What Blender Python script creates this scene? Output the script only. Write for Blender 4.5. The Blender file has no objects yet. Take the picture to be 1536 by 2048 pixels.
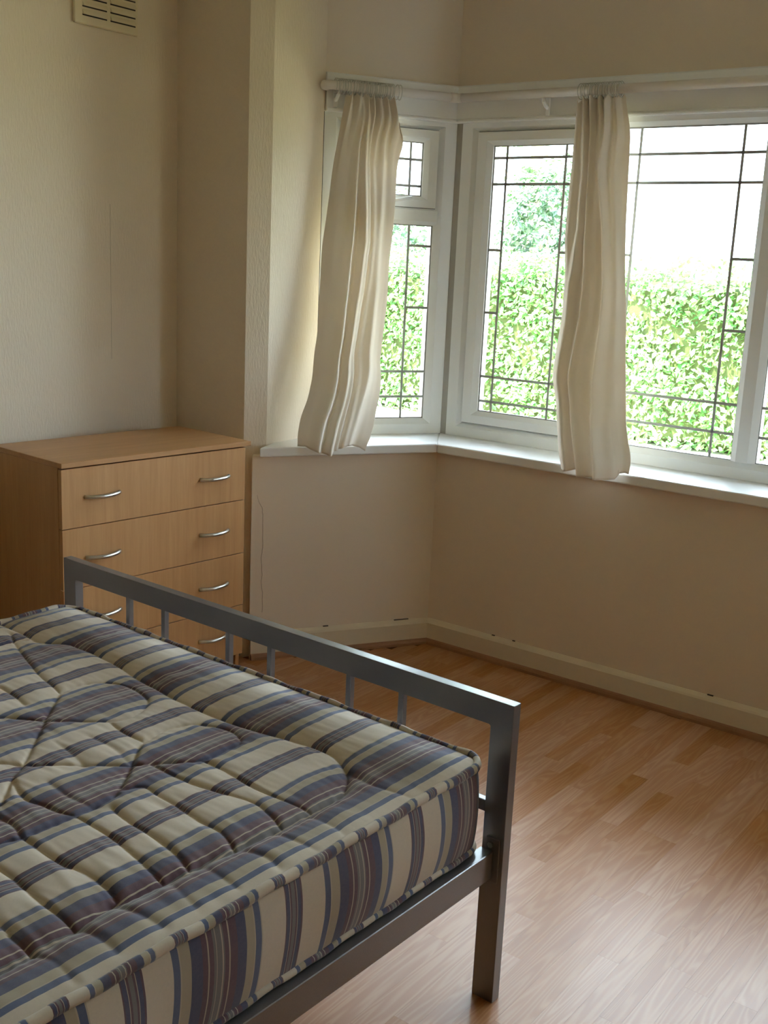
import bpy, math, random
import numpy as np
from mathutils import Vector, Matrix

# ------------------------------------------------------------------ camera, light, exposure
scn = bpy.context.scene
COL = scn.collection
random.seed(7)
RNG = np.random.default_rng(7)

cam_d = bpy.data.cameras.new('camera')
cam_d.sensor_fit = 'VERTICAL'
cam_d.sensor_height = 24.0
cam_d.lens = 24.0 * 2205.0 / 2048.0
cam_d.clip_start = 0.05
cam_d.clip_end = 300
cam = bpy.data.objects.new('camera', cam_d)
COL.objects.link(cam)
_r = Vector((0.7940756, 0.6061840, 0.0445527))
_d = Vector((0.1701761, -0.1513581, -0.9737201))
_f = Vector((-0.5835101, 0.7807892, -0.2233478))
cam.matrix_world = Matrix(((_r.x, -_d.x, -_f.x, 0.0), (_r.y, -_d.y, -_f.y, 0.0), (_r.z, -_d.z, -_f.z, 1.46), (0, 0, 0, 1)))
scn.camera = cam

world = bpy.data.worlds.new('bright_sky')
scn.world = world
world.use_nodes = True
_bg = world.node_tree.nodes['Background']
_bg.inputs[0].default_value = (0.74, 0.875, 1.0, 1)
_bg.inputs[1].default_value = 4.6

sun_d = bpy.data.lights.new('sun', 'SUN')
sun_d.energy = 17.0
sun_d.angle = math.radians(2.0)
sun_d.color = (1.0, 0.95, 0.86)
sun = bpy.data.objects.new('sun', sun_d)
COL.objects.link(sun)
sun.location = (-3, -6, 14)
sun.rotation_euler = Vector((-0.22, -0.50, 0.84)).to_track_quat('Z', 'Y').to_euler()

scn.view_settings.view_transform = 'Standard'
scn.view_settings.look = 'None'
scn.view_settings.exposure = 1.74
scn.view_settings.gamma = 1.0
scn.view_settings.use_curve_mapping = False
scn.cycles.use_denoising = True
scn.cycles.max_bounces = 10
scn.cycles.diffuse_bounces = 6
scn.cycles.transparent_max_bounces = 16
scn.cycles.caustics_reflective = False
scn.cycles.caustics_refractive = False
scn.cycles.sample_clamp_indirect = 8.0

# ------------------------------------------------------------------ material helpers
def lin(c):
    return tuple(((v / 255.0) / 12.92 if v / 255.0 <= 0.04045 else ((v / 255.0 + 0.055) / 1.055) ** 2.4) for v in c)

class NT:
    def __init__(s, name):
        s.m = bpy.data.materials.new(name)
        s.m.use_nodes = True
        s.n = s.m.node_tree.nodes
        s.l = s.m.node_tree.links
        s.b = s.n['Principled BSDF']
        s.out = s.n['Material Output']
    def add(s, t, **kw):
        n = s.n.new(t)
        for k, v in kw.items():
            setattr(n, k, v)
        return n
    def link(s, a, b):
        s.l.new(a, b)
    def val(s, sock, v):
        if hasattr(v, 'links') or isinstance(v, bpy.types.NodeSocket):
            s.l.new(v, sock)
        else:
            sock.default_value = v
    def math(s, op, a, b=None, c=None):
        n = s.add('ShaderNodeMath', operation=op)
        s.val(n.inputs[0], a)
        if b is not None: s.val(n.inputs[1], b)
        if c is not None: s.val(n.inputs[2], c)
        return n.outputs[0]
    def mix(s, f, a, b, blend='MIX'):
        n = s.add('ShaderNodeMix', data_type='RGBA', blend_type=blend)
        s.val(n.inputs[0], f)
        for k, v in ((6, a), (7, b)):
            if isinstance(v, bpy.types.NodeSocket): s.l.new(v, n.inputs[k])
            else: n.inputs[k].default_value = (*v[:3], 1)
        return n.outputs[2]
    def coord(s, which='Object', scale=(1, 1, 1), loc=None):
        t = s.add('ShaderNodeTexCoord')
        mp = s.add('ShaderNodeMapping')
        s.l.new(t.outputs[which], mp.inputs[0])
        mp.inputs['Scale'].default_value = scale
        if loc is not None: s.val(mp.inputs['Location'], loc)
        return mp.outputs[0]
    def noise(s, vec, scale=5, detail=3, rough=0.5, dist=0.0):
        n = s.add('ShaderNodeTexNoise')
        s.l.new(vec, n.inputs['Vector'])
        n.inputs['Scale'].default_value = scale
        n.inputs['Detail'].default_value = detail
        n.inputs['Roughness'].default_value = rough
        n.inputs['Distortion'].default_value = dist
        return n.outputs[0]
    def ramp(s, fac, stops, interp='LINEAR'):
        n = s.add('ShaderNodeValToRGB')
        cr = n.color_ramp
        cr.interpolation = interp
        while len(cr.elements) < len(stops): cr.elements.new(0.5)
        for e, (p, c) in zip(cr.elements, stops):
            e.position = p
            e.color = (*c[:3], 1) if not isinstance(c, (int, float)) else (c, c, c, 1)
        s.l.new(fac, n.inputs[0])
        return n.outputs[0]
    def bump(s, h, strength=0.2, dist=0.01):
        n = s.add('ShaderNodeBump')
        n.inputs['Strength'].default_value = strength
        n.inputs['Distance'].default_value = dist
        s.l.new(h, n.inputs['Height'])
        s.l.new(n.outputs[0], s.b.inputs['Normal'])
    def base(s, c):
        if isinstance(c, bpy.types.NodeSocket): s.l.new(c, s.b.inputs['Base Color'])
        else: s.b.inputs['Base Color'].default_value = (*c[:3], 1)
    def set(s, rough=None, metal=None, spec=None):
        if rough is not None: s.val(s.b.inputs['Roughness'], rough)
        if metal is not None: s.b.inputs['Metallic'].default_value = metal
        if spec is not None: s.b.inputs['Specular IOR Level'].default_value = spec

def paint(name, c, rough=0.55, bump=0.15, scale=(60, 60, 60), dist=0.002, spec=0.3, mott=0.04):
    t = NT(name)
    v = t.coord('Object', scale)
    h = t.noise(v, 1.0, 4, 0.6)
    big = t.noise(t.coord('Object', (1.6, 1.6, 1.6)), 1.0, 3, 0.5)
    d = tuple(x * (1 - mott) for x in c)
    u = tuple(min(1, x * (1 + mott)) for x in c)
    t.base(t.mix(big, d, u))
    t.set(rough, 0, spec)
    if bump: t.bump(h, bump, dist)
    return t.m

M = {}
WALL = (0.79, 0.685, 0.555)
M['wallpaper'] = paint('textured_wallpaper', WALL, 0.6, 0.55, (150, 150, 38), 0.003)
M['wall'] = paint('smooth_wall_paint', WALL, 0.5, 0.10, (90, 90, 90), 0.001)
M['ceiling'] = paint('ceiling_paint', (0.74, 0.72, 0.67), 0.7, 0.1)
M['skirting'] = paint('cream_gloss_paint', (0.74, 0.65, 0.49), 0.4, 0.05, (40, 40, 40), 0.001)
M['white_gloss'] = paint('white_gloss_paint', (0.88, 0.88, 0.87), 0.35, 0.04, (50, 50, 50), 0.001)
M['sill'] = paint('white_sill_board', (0.88, 0.88, 0.88), 0.3, 0.02)
M['upvc'] = paint('white_plastic_frame', (0.88, 0.89, 0.89), 0.35, 0.0, mott=0.015)
M['seal'] = paint('grey_seal', (0.30, 0.29, 0.27), 0.6, 0.0)
M['post_strip'] = paint('grey_corner_strip', (0.42, 0.40, 0.36), 0.6, 0.0)  # darker grey holds the shade of the recess in its colour
M['lead'] = paint('lead_strip', (0.42, 0.43, 0.42), 0.5, 0.2, (200, 200, 200), 0.001)
M['pole'] = paint('white_pole_paint', (0.80, 0.75, 0.70), 0.3, 0.05, (80, 80, 80), 0.001, mott=0.1)
M['ring'] = paint('grey_plastic_ring', (0.62, 0.61, 0.56), 0.35, 0.0)
M['crack'] = paint('crack_line', (0.33, 0.24, 0.17), 0.9, 0.0)
M['seam'] = paint('paper_seam_shadow', (0.50, 0.43, 0.33), 0.9, 0.0)
M['vent'] = paint('cream_vent_paint', (0.78, 0.68, 0.50), 0.5, 0.05)
M['dark'] = paint('dark_hollow', (0.05, 0.04, 0.035), 0.8, 0.0)
M['dirt'] = paint('dark_dirt', (0.10, 0.08, 0.06), 0.9, 0.0)

def metal_paint():
    t = NT('silver_grey_metal_paint')
    h = t.noise(t.coord('Object', (900, 900, 900)), 1.0, 2)
    t.base(t.mix(h, (0.21, 0.21, 0.22), (0.29, 0.29, 0.305)))
    t.set(0.30, 0.7, 0.5)
    t.bump(h, 0.06, 0.0005)
    return t.m
M['bed_metal'] = metal_paint()

def satin():
    t = NT('satin_chrome')
    t.base((0.62, 0.61, 0.58)); t.set(0.28, 1.0)
    return t.m
M['satin'] = satin()

def wood(name, c1, c2, scale, rough=0.42, spec=0.35):
    t = NT(name)
    r = t.add('ShaderNodeObjectInfo').outputs['Random']
    off = t.add('ShaderNodeCombineXYZ')
    t.val(off.inputs[0], t.math('MULTIPLY', r, 9.0)); t.val(off.inputs[1], t.math('MULTIPLY', r, 5.0))
    v = t.coord('Object', scale, off.outputs[0])
    a = t.noise(v, 1.0, 5, 0.6, 0.6)
    fine = t.noise(t.coord('Object', tuple(s * 6 for s in scale), off.outputs[0]), 1.0, 3, 0.6)
    f = t.math('ADD', t.math('MULTIPLY', a, 0.7), t.math('MULTIPLY', fine, 0.3))
    t.base(t.ramp(f, [(0.30, c1), (0.70, c2)]))
    t.set(rough, 0, spec)
    t.bump(fine, 0.05, 0.0005)
    return t.m
M['beech_v'] = wood('beech_veneer_upright', (0.47, 0.245, 0.098), (0.60, 0.34, 0.15), (30, 30, 1.6))
M['beech_h'] = wood('beech_veneer_flat', (0.45, 0.235, 0.098), (0.57, 0.32, 0.145), (26, 1.4, 26), 0.38)
M['slat_wood'] = wood('pine_slat', (0.55, 0.38, 0.20), (0.68, 0.50, 0.29), (2, 30, 30))
M['bark'] = wood('pale_bark', (0.22, 0.19, 0.10), (0.36, 0.31, 0.18), (8, 8, 2), 0.9)

def floor_mat():
    t = NT('oak_laminate')
    g = t.add('ShaderNodeNewGeometry')
    oi = t.add('ShaderNodeObjectInfo')
    rnd = t.math('FRACT', t.math('ADD', oi.outputs['Random'], g.outputs['Random Per Island']))
    off = t.add('ShaderNodeCombineXYZ')
    t.val(off.inputs[0], t.math('MULTIPLY', rnd, 7.0)); t.val(off.inputs[1], t.math('MULTIPLY', rnd, 23.0)); t.val(off.inputs[2], t.math('MULTIPLY', rnd, 11.0))
    def mp(sc):
        m = t.add('ShaderNodeMapping'); t.link(g.outputs['Position'], m.inputs[0]); m.inputs['Scale'].default_value = sc
        a = t.add('ShaderNodeVectorMath', operation='ADD'); t.link(m.outputs[0], a.inputs[0]); t.link(off.outputs[0], a.inputs[1])
        return a.outputs[0]
    # cathedral figure: bands of a slow, stretched noise field
    fld = t.noise(mp((19, 1.5, 1)), 1.0, 1.8, 0.45, 0.3)
    band = t.math('SINE', t.math('MULTIPLY', fld, 85.0))
    band = t.math('POWER', t.math('ADD', t.math('MULTIPLY', band, 0.5), 0.5), 1.6)
    fine = t.noise(mp((170, 5, 1)), 1.0, 3, 0.65)
    tone = t.noise(mp((4, 0.8, 1)), 1.0, 2, 0.5)
    a = t.mix(tone, (0.40, 0.155, 0.048), (0.54, 0.245, 0.088))
    b = t.mix(t.math('MULTIPLY', band, 0.42), a, (0.66, 0.39, 0.19))
    c = t.mix(t.math('MULTIPLY', fine, 0.35), b, (0.30, 0.12, 0.045))
    br = t.math('ADD', t.math('MULTIPLY', rnd, 0.24), 0.86)
    hsv = t.add('ShaderNodeHueSaturation')
    t.link(c, hsv.inputs['Color']); t.link(br, hsv.inputs['Value'])
    t.val(hsv.inputs['Saturation'], t.math('SUBTRACT', 1.1, t.math('MULTIPLY', rnd, 0.25)))
    t.base(hsv.outputs[0])
    t.set(0.35, 0, 0.72)
    t.bump(fine, 0.04, 0.0004)
    return t.m
M['floor'] = floor_mat()
M['beading'] = wood('brown_beading', (0.30, 0.15, 0.075), (0.38, 0.20, 0.11), (10, 10, 40), 0.5)
M['subfloor'] = paint('subfloor', (0.20, 0.11, 0.05), 0.9, 0.0)

def curtain_mat():
    t = NT('cream_curtain_cloth')
    uv = t.coord('UV', (900, 900, 1))
    w = t.noise(uv, 1.0, 2)
    big = t.noise(t.coord('Object', (5, 5, 5)), 1.0, 3)
    c = t.mix(big, (0.81, 0.73, 0.635), (0.88, 0.81, 0.725))
    t.base(c); t.set(0.85, 0, 0.15)
    t.bump(w, 0.08, 0.0006)
    tr = t.add('ShaderNodeBsdfTranslucent'); t.link(c, tr.inputs[0])
    mx = t.add('ShaderNodeMixShader'); mx.inputs[0].default_value = 0.20
    t.link(t.b.outputs[0], mx.inputs[1]); t.link(tr.outputs[0], mx.inputs[2])
    t.link(mx.outputs[0], t.out.inputs[0])
    return t.m
M['curtain'] = curtain_mat()

def glass_mat():
    t = NT('window_glass')
    t.n.remove(t.b)
    tr = t.add('ShaderNodeBsdfTransparent'); tr.inputs[0].default_value = (0.97, 0.985, 0.98, 1)
    gl = t.add('ShaderNodeBsdfGlossy'); gl.inputs['Roughness'].default_value = 0.02
    fr = t.add('ShaderNodeFresnel'); fr.inputs[0].default_value = 1.25
    mx = t.add('ShaderNodeMixShader')
    t.link(fr.outputs[0], mx.inputs[0]); t.link(tr.outputs[0], mx.inputs[1]); t.link(gl.outputs[0], mx.inputs[2])
    t.link(mx.outputs[0], t.out.inputs[0])
    return t.m
M['glass'] = glass_mat()

def leaf_mat(name, c1, c2, trans=0.35):
    t = NT(name)
    g = t.add('ShaderNodeNewGeometry')
    c = t.mix(g.outputs['Random Per Island'], c1, c2)
    t.base(c); t.set(0.27, 0, 0.8)
    tr = t.add('ShaderNodeBsdfTranslucent'); t.link(t.mix(0.5, c, (0.28, 0.55, 0.12)), tr.inputs[0])
    mx = t.add('ShaderNodeMixShader'); mx.inputs[0].default_value = trans
    t.link(t.b.outputs[0], mx.inputs[1]); t.link(tr.outputs[0], mx.inputs[2])
    t.link(mx.outputs[0], t.out.inputs[0])
    return t.m
M['leaf'] = leaf_mat('hedge_leaf', (0.045, 0.16, 0.045), (0.26, 0.46, 0.16))
M['leaf_shaded'] = leaf_mat('shaded_shrub_leaf', (0.02, 0.06, 0.035), (0.09, 0.16, 0.085), 0.15)  # dark green lowered further so the leaf colour itself carries the shade
M['hedge_core'] = paint('hedge_twigs', (0.05, 0.07, 0.02), 0.9, 0.3, (12, 12, 12), 0.05, mott=0.4)
M['lawn'] = paint('sunlit_lawn', (0.30, 0.285, 0.145), 0.9, 0.5, (40, 40, 40), 0.02, mott=0.15)
M['paving'] = paint('pale_gravel', (0.66, 0.62, 0.54), 0.9, 0.4, (50, 50, 50), 0.01, mott=0.1)

P_STR = 0.315
def ticking():
    t = NT('striped_mattress_ticking')
    u = t.add('ShaderNodeUVMap'); u.uv_map = 'stripe'
    sp = t.add('ShaderNodeSeparateXYZ'); t.link(u.outputs[0], sp.inputs[0])
    wob = t.noise(t.coord('Object', (9, 9, 9)), 1.0, 2)
    x = t.math('ADD', sp.outputs[0], t.math('MULTIPLY', t.math('SUBTRACT', wob, 0.5), 0.006))
    fr = t.math('FRACT', t.math('DIVIDE', x, P_STR))
    cream, navy, wine, gold, grey, sl = (0.66, 0.565, 0.445), (0.026, 0.034, 0.110), (0.085, 0.024, 0.050), (0.42, 0.355, 0.245), (0.15, 0.14, 0.145), (0.055, 0.085, 0.19)
    pale = (0.50, 0.42, 0.32)
    seq = [(0.0, grey), (.004, wine), (.0075, pale), (.009, navy), (.016, wine), (.019, cream),
           (.072, pale), (.075, sl), (.087, pale), (.089, gold), (.105, navy), (.124, wine), (.139, pale), (.1415, wine), (.149, grey),
           (.1525, pale), (.1545, grey), (.164, pale), (.166, grey), (.171, wine), (.179, pale), (.181, wine), (.191, navy), (.212, gold), (.231, pale), (.233, sl), (.246, cream),
           (.296, wine), (.300, navy), (.307, pale), (.3085, wine), (.3115, grey)]
    c = t.ramp(fr, [(p / P_STR, q) for p, q in seq], 'CONSTANT')
    fz = t.noise(t.coord('Object', (190, 190, 190)), 1.0, 4, 0.75)
    c = t.mix(t.math('MULTIPLY', fz, 0.3), c, (0.30, 0.26, 0.24))
    st = t.noise(t.coord('Object', (7, 7, 7)), 1.0, 4, 0.6)
    c = t.mix(t.ramp(st, [(0.5, 0.0), (0.85, 0.18)]), c, (0.36, 0.29, 0.20))
    t.base(c)
    t.set(0.85, 0, 0.2)
    t.b.inputs['Sheen Weight'].default_value = 0.28
    t.b.inputs['Sheen Roughness'].default_value = 0.6
    t.bump(fz, 0.12, 0.001)
    return t.m
M['ticking'] = ticking()

# ------------------------------------------------------------------ mesh helpers
class MB:
    def __init__(s):
        s.v = []; s.f = []
    def quadloops(s, loops, closed=True, cap=False):
        """loops: list of equally long point lists; quads between successive loops"""
        n = len(loops[0]); b = len(s.v)
        for L in loops: s.v.extend([tuple(p) for p in L])
        for i in range(len(loops) - 1):
            for j in range(n if closed else n - 1):
                k = (j + 1) % n
                s.f.append((b + i * n + j, b + i * n + k, b + (i + 1) * n + k, b + (i + 1) * n + j))
        if cap:
            s.f.append(tuple(b + j for j in reversed(range(n))))
            s.f.append(tuple(b + (len(loops) - 1) * n + j for j in range(n)))
        return s
    def box(s, x0, x1, y0, y1, z0, z1, bev=0.0):
        if bev <= 0:
            lo = [(x0, y0), (x1, y0), (x1, y1), (x0, y1)]
            return s.quadloops([[(x, y, z0) for x, y in lo], [(x, y, z1) for x, y in lo]], True, True)
        def lp(i, z): return [(x0 + i, y0 + bev, z), (x0 + bev, y0 + i, z), (x1 - bev, y0 + i, z), (x1 - i, y0 + bev, z), (x1 - i, y1 - bev, z), (x1 - bev, y1 - i, z), (x0 + bev, y1 - i, z), (x0 + i, y1 - bev, z)]
        return s.quadloops([lp(bev, z0), lp(0, z0 + bev), lp(0, z1 - bev), lp(bev, z1)], True, True)
    def prism(s, poly, z0, z1):
        a = sum(poly[i][0] * poly[(i + 1) % len(poly)][1] - poly[(i + 1) % len(poly)][0] * poly[i][1] for i in range(len(poly)))
        if a < 0: poly = poly[::-1]
        return s.quadloops([[(x, y, z0) for x, y in poly], [(x, y, z1) for x, y in poly]], True, True)
    def rect_loops(s, specs, cap_first=False, cap_last=False):
        """specs: list of (x0,x1,z0,z1,y): rectangles in xz planes, joined in order (mitred frames)"""
        L = [[(x0, y, z0), (x1, y, z0), (x1, y, z1), (x0, y, z1)] for x0, x1, z0, z1, y in specs]
        s.quadloops(L)
        return s
    def tube(s, path, r, n=10, closed=False, squash=None, radii=None):
        P = [Vector(p) for p in path]; m = len(P); loops = []
        up = Vector((0, 0, 1)); prev = None
        for i in range(m):
            t = (P[(i + 1) % m] - P[i - 1]) if closed else (P[min(i + 1, m - 1)] - P[max(i - 1, 0)])
            t.normalize()
            if prev is None:
                a = t.cross(up)
                if a.length < 1e-3: a = t.cross(Vector((1, 0, 0)))
            else:
                a = prev - t * prev.dot(t)
            a.normalize(); prev = a
            b = a.cross(t)
            rr = radii[i] if radii else r
            loops.append([tuple(P[i] + a * (math.cos(q) * rr) + b * (math.sin(q) * rr * (squash or 1))) for q in [2 * math.pi * k / n for k in range(n)]])
        if closed: loops.append(loops[0])
        return s.quadloops(loops, True, not closed)
    def build(s, name, mat, parent=None, smooth=False, loc=None):
        me = bpy.data.meshes.new(name)
        me.from_pydata(s.v, [], s.f)
        me.validate()
        import bmesh
        bm = bmesh.new(); bm.from_mesh(me)
        bmesh.ops.remove_doubles(bm, verts=bm.verts, dist=1e-6)
        bmesh.ops.recalc_face_normals(bm, faces=bm.faces)
        bm.to_mesh(me); bm.free()
        if mat is not None: me.materials.append(mat)
        if smooth:
            me.polygons.foreach_set('use_smooth', [True] * len(me.polygons))
        o = bpy.data.objects.new(name, me)
        COL.objects.link(o)
        if parent is not None: o.parent = parent
        if loc is not None: o.location = loc
        return o

def raw_mesh(name, V, F, mat, parent=None, smooth=True):
    me = bpy.data.meshes.new(name)
    V = np.asarray(V, dtype=np.float64); F = np.asarray(F, dtype=np.int32)
    k = F.shape[1]
    me.vertices.add(len(V)); me.vertices.foreach_set('co', V.ravel())
    me.loops.add(F.size); me.loops.foreach_set('vertex_index', F.ravel())
    me.polygons.add(len(F)); me.polygons.foreach_set('loop_start', np.arange(0, F.size, k, dtype=np.int32))
    me.polygons.foreach_set('use_smooth', np.full(len(F), smooth))
    me.update(calc_edges=True)
    me.materials.append(mat)
    o = bpy.data.objects.new(name, me); COL.objects.link(o)
    if parent is not None: o.parent = parent
    return o

def empty(name, loc=(0, 0, 0), rz=0.0):
    o = bpy.data.objects.new(name, None); COL.objects.link(o)
    o.empty_display_size = 0.1
    o.location = loc; o.rotation_euler = (0, 0, rz)
    return o
def tag(o, label=None, cat=None, group=None, kind=None):
    if label: o['label'] = label
    if cat: o['category'] = cat
    if group: o['group'] = group
    if kind: o['kind'] = kind
    return o
def struct(o, label, cat):
    return tag(o, label, cat, kind='structure')

# ------------------------------------------------------------------ the room's plan
XC = -1.228                                   # middle of the bay
EA = 1.03615                                  # heading of the splayed bay side
e = Vector((0.5097, 0.8604)); en = Vector((-0.8604, 0.5097))
EC = Vector((-2.3002, 3.3918))                # inner corner of the sill front edges
XA, YB, ZC, YBACK = -3.08, 2.80, 2.55, -3.4
ZS = 0.7934
DF = 0.238                                    # sill front to window frame face
YF = 3.615                                    # main window frame face
def Ept(s, d):
    p = EC + e * s + en * d
    return (p.x, p.y)
def mir(pts): return [(2 * XC - x, y) for x, y in pts]
def ecorner(d):                               # where splay line at offset d meets main line at the same offset
    y = EC.y + d * (YF - EC.y) / DF
    p = EC + en * d
    s = (y - p.y) / e.y
    return (p.x + e.x * s, y)

# floor: a base slab with every strip of laminate laid on it
fl = MB().box(XA - 0.1, 2 * XC - XA + 0.1, YBACK - 0.1, 3.55, -0.06, -0.009).build('floor', M['subfloor'])
struct(fl, 'oak laminate floor of narrow strips running towards the bay window', 'floor')
def ymax(x):
    xx = x if x < XC else 2 * XC - x
    if xx > EC.x - 0.01: return EC.y + 0.012
    t = (xx - (EC.x - 0.01)) / e.x
    yy = EC.y + t * e.y
    return max(yy, YB - 0.01)
unit = bpy.data.meshes.new('plank')
_bv = [(-.5, -.5, 0), (.5, -.5, 0), (.5, .5, 0), (-.5, .5, 0), (-.5, -.5, 1), (.5, -.5, 1), (.5, .5, 1), (-.5, .5, 1)]
unit.from_pydata(_bv, [], [(3, 2, 1, 0), (4, 5, 6, 7), (0, 1, 5, 4), (1, 2, 6, 5), (2, 3, 7, 6), (3, 0, 4, 7)])
unit.materials.append(M['floor'])
rest = MB(); x = XA + 0.002; np_ = 0
while x < 2 * XC - XA - 0.01:
    w = random.choice((0.044, 0.050, 0.055, 0.060))
    y = YBACK - random.random() * 0.3
    top = ymax(x + w * 0.5)
    while y < top - 0.02:
        L = random.uniform(0.32, 0.72)
        y1 = min(y + L, top)
        y0c = max(y, YBACK)
        if y1 - y0c > 0.01:
            cx_, cy_ = x + w / 2, (y0c + y1) / 2
            if -2.72 < cx_ < -0.40 and y1 > 1.32 and not (cx_ < -1.25 and y1 < 1.5):
                o = bpy.data.objects.new('plank', unit); COL.objects.link(o); o.parent = fl
                o.location = (cx_, cy_, -0.009); o.scale = (w - 0.0002, y1 - y0c - 0.0002, 0.009)
                np_ += 1
            else:
                rest.box(x, x + w - 0.0004, y0c, y1 - 0.0004, -0.009, 0.0)
        y = y1
    x += w
ro = rest.build('plank_remainder', M['floor'], fl); ro['kind'] = 'stuff'

# walls
w_l = MB().box(XA - 0.2, XA, YBACK - 0.2, YB + 0.6, -0.06, ZC).build('wall_left', M['wallpaper'])
struct(w_l, 'cream textured wallpaper wall behind the chest of drawers', 'wall')
MB().box(XA, XA + 0.0006, 2.4996, 2.5004, 1.08, 1.60).build('paper_seam', M['seam'], w_l)
w_r = MB().box(2 * XC - XA, 2 * XC - XA + 0.2, YBACK - 0.2, YB + 0.6, -0.06, ZC).build('wall_right', M['wallpaper'])
struct(w_r, 'cream wallpaper wall on the right, outside the picture', 'wall')
w_b = MB().box(XA, 2 * XC - XA, YBACK - 0.2, YBACK, -0.06, ZC).build('wall_back', M['wallpaper'])
struct(w_b, 'cream wallpaper wall behind the camera', 'wall')
ce = MB().box(XA - 0.2, 2 * XC - XA + 0.2, YBACK - 0.2, 4.1, ZC, ZC + 0.15).build('ceiling', M['ceiling'])
struct(ce, 'plain off-white ceiling above the room and bay', 'ceiling')

C_R = (-2.6927, 2.8777)
D_B = Ept(-0.405, DF)
pier = [(XA, YB), (-2.7300, YB), C_R, (D_B[0] + 0.001, D_B[1]), Ept(-0.405, 0.45), (XA - 0.05, 3.4)]
o = MB().prism(pier, -0.06, ZC).build('wall_pier_left', M['wallpaper'])
struct(o, 'narrow wallpapered pier and window reveal between left wall and bay', 'wall')
o = MB().prism(mir(pier), -0.06, ZC).build('wall_pier_right', M['wallpaper'])
struct(o, 'wallpapered pier on the right side of the bay, outside the picture', 'wall')

tw = (YB - (EC.y + en.y * 0.03)) / e.y
F0 = ecorner(0.03); F1 = ecorner(0.42)
low = [Ept(tw, 0.03), F0, F1, Ept(-0.45, 0.42), (-2.71, YB + 0.03)]
wl = MB().prism(low, -0.06, ZS - 0.035).build('wall_bay_left', M['wall'])
struct(wl, 'smooth cream wall below the angled bay window with a thin crack', 'wall')
o = MB().prism(mir(low), -0.06, ZS - 0.035).build('wall_bay_right', M['wall'])
struct(o, 'smooth cream wall below the right angled bay window, outside the picture', 'wall')
lm = [F0, F1, mir([F1])[0], mir([F0])[0]]
wm = MB().prism(lm, -0.06, ZS - 0.035).build('wall_bay_front', M['wall'])
struct(wm, 'smooth cream wall below the wide bay window', 'wall')
U0, U1 = ecorner(DF + 0.014), ecorner(0.42)
up = [Ept(-0.50, DF + 0.014), U0, U1, Ept(-0.50, 0.42)]
o = MB().prism(up, 1.976, ZC).build('wall_lintel_left', M['wall']); struct(o, 'cream wall above the angled bay window', 'wall')
o = MB().prism(mir(up), 1.976, ZC).build('wall_lintel_right', M['wall']); struct(o, 'cream wall above the right angled bay window, outside the picture', 'wall')
o = MB().prism([U0, U1, mir([U1])[0], mir([U0])[0]], 1.976, ZC).build('wall_lintel_front', M['wall']); struct(o, 'cream wall above the wide bay window', 'wall')

# crack in the plaster below the sill
crk = [(-0.6862, 0.617), (-0.6782, 0.5892), (-0.6667, 0.5703), (-0.6622, 0.5331), (-0.6631, 0.4866), (-0.6608, 0.421), (-0.6666, 0.3838), (-0.6615, 0.3172), (-0.6647, 0.2889), (-0.6583, 0.2502), (-0.6581, 0.1482)]
mb = MB(); path = []
for i in range(len(crk) - 1):
    for k in range(4):
        t = k / 4; s_ = crk[i][0] * (1 - t) + crk[i + 1][0] * t + random.uniform(-.001, .001); z_ = crk[i][1] * (1 - t) + crk[i + 1][1] * t
        path.append((*Ept(s_, 0.0298), z_))
mb.tube(path, 0.0008, 4, radii=[0.0004 + 0.0004 * min(1, i / 8) for i in range(len(path))])
mb.build('crack', M['crack'], wl)

# skirting boards with a bevelled top, and the brown bead at the floor
def skirting(name, dirp, d_wall, p0fun, p1fun, label):
    """profile swept from p0(d) to p1(d); d = offset from the sill line"""
    prof = [(d_wall + 0.004, 0.0), (d_wall - 0.016, 0.0), (d_wall - 0.016, 0.082), (d_wall - 0.012, 0.089), (d_wall - 0.003, 0.099), (d_wall + 0.004, 0.100)]
    o = MB().quadloops([[(*p0fun(d), z) for d, z in prof], [(*p1fun(d), z) for d, z in prof]], True, True).build(name, M['skirting'])
    struct(o, label, 'skirting board')
    pb = [(d_wall - 0.015, 0.0), (d_wall - 0.030, 0.0), (d_wall - 0.030, 0.010), (d_wall - 0.026, 0.018), (d_wall - 0.018, 0.021), (d_wall - 0.015, 0.021)]
    MB().quadloops([[(*p0fun(d), z) for d, z in pb], [(*p1fun(d), z) for d, z in pb]], True, True).build('floor_bead', M['beading'], o)
    return o
def mc(d):
    return mir([ecorner(d)])[0]
skirting('baseboard_bay_left', 0, 0.03, lambda d: Ept(tw + 0.001, d), ecorner, 'cream skirting board below the angled bay window')
bsk = skirting('baseboard_bay_front', 0, 0.03, ecorner, mc, 'cream skirting board below the wide bay window')
skirting('baseboard_bay_right', 0, 0.03, mc, lambda d: mir([Ept(tw + 0.001, d)])[0], 'cream skirting board below the right bay window, outside the picture')
skirting('baseboard_left', 0, 0.0, lambda d: (XA - d, YBACK), lambda d: (XA - d, YB + d * 0 ), 'cream skirting board along the left wall behind the chest')

# dirt specks along the skirting
mb = MB()
for px, z, L in ((-2.02, 0.1005, 0.012), (-1.93, 0.1005, 0.010), (-1.18, 0.1005, 0.02)):
    mb.box(px, px + L, F0[1] - 0.006, F0[1] - 0.001, z - 0.001, z + 0.002)
mb.build('dirt_speck', M['dirt'], bsk)
mb = MB()
for s_, L in ((-0.13, 0.06), (-0.42, 0.02)):
    a, b = Ept(s_, 0.029), Ept(s_ + L, 0.029); a2, b2 = Ept(s_, 0.024), Ept(s_ + L, 0.024)
    mb.prism([a, b, b2, a2], 0.0995, 0.1025)
mb.build('dirt_speck', M['dirt'], wl)

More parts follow.
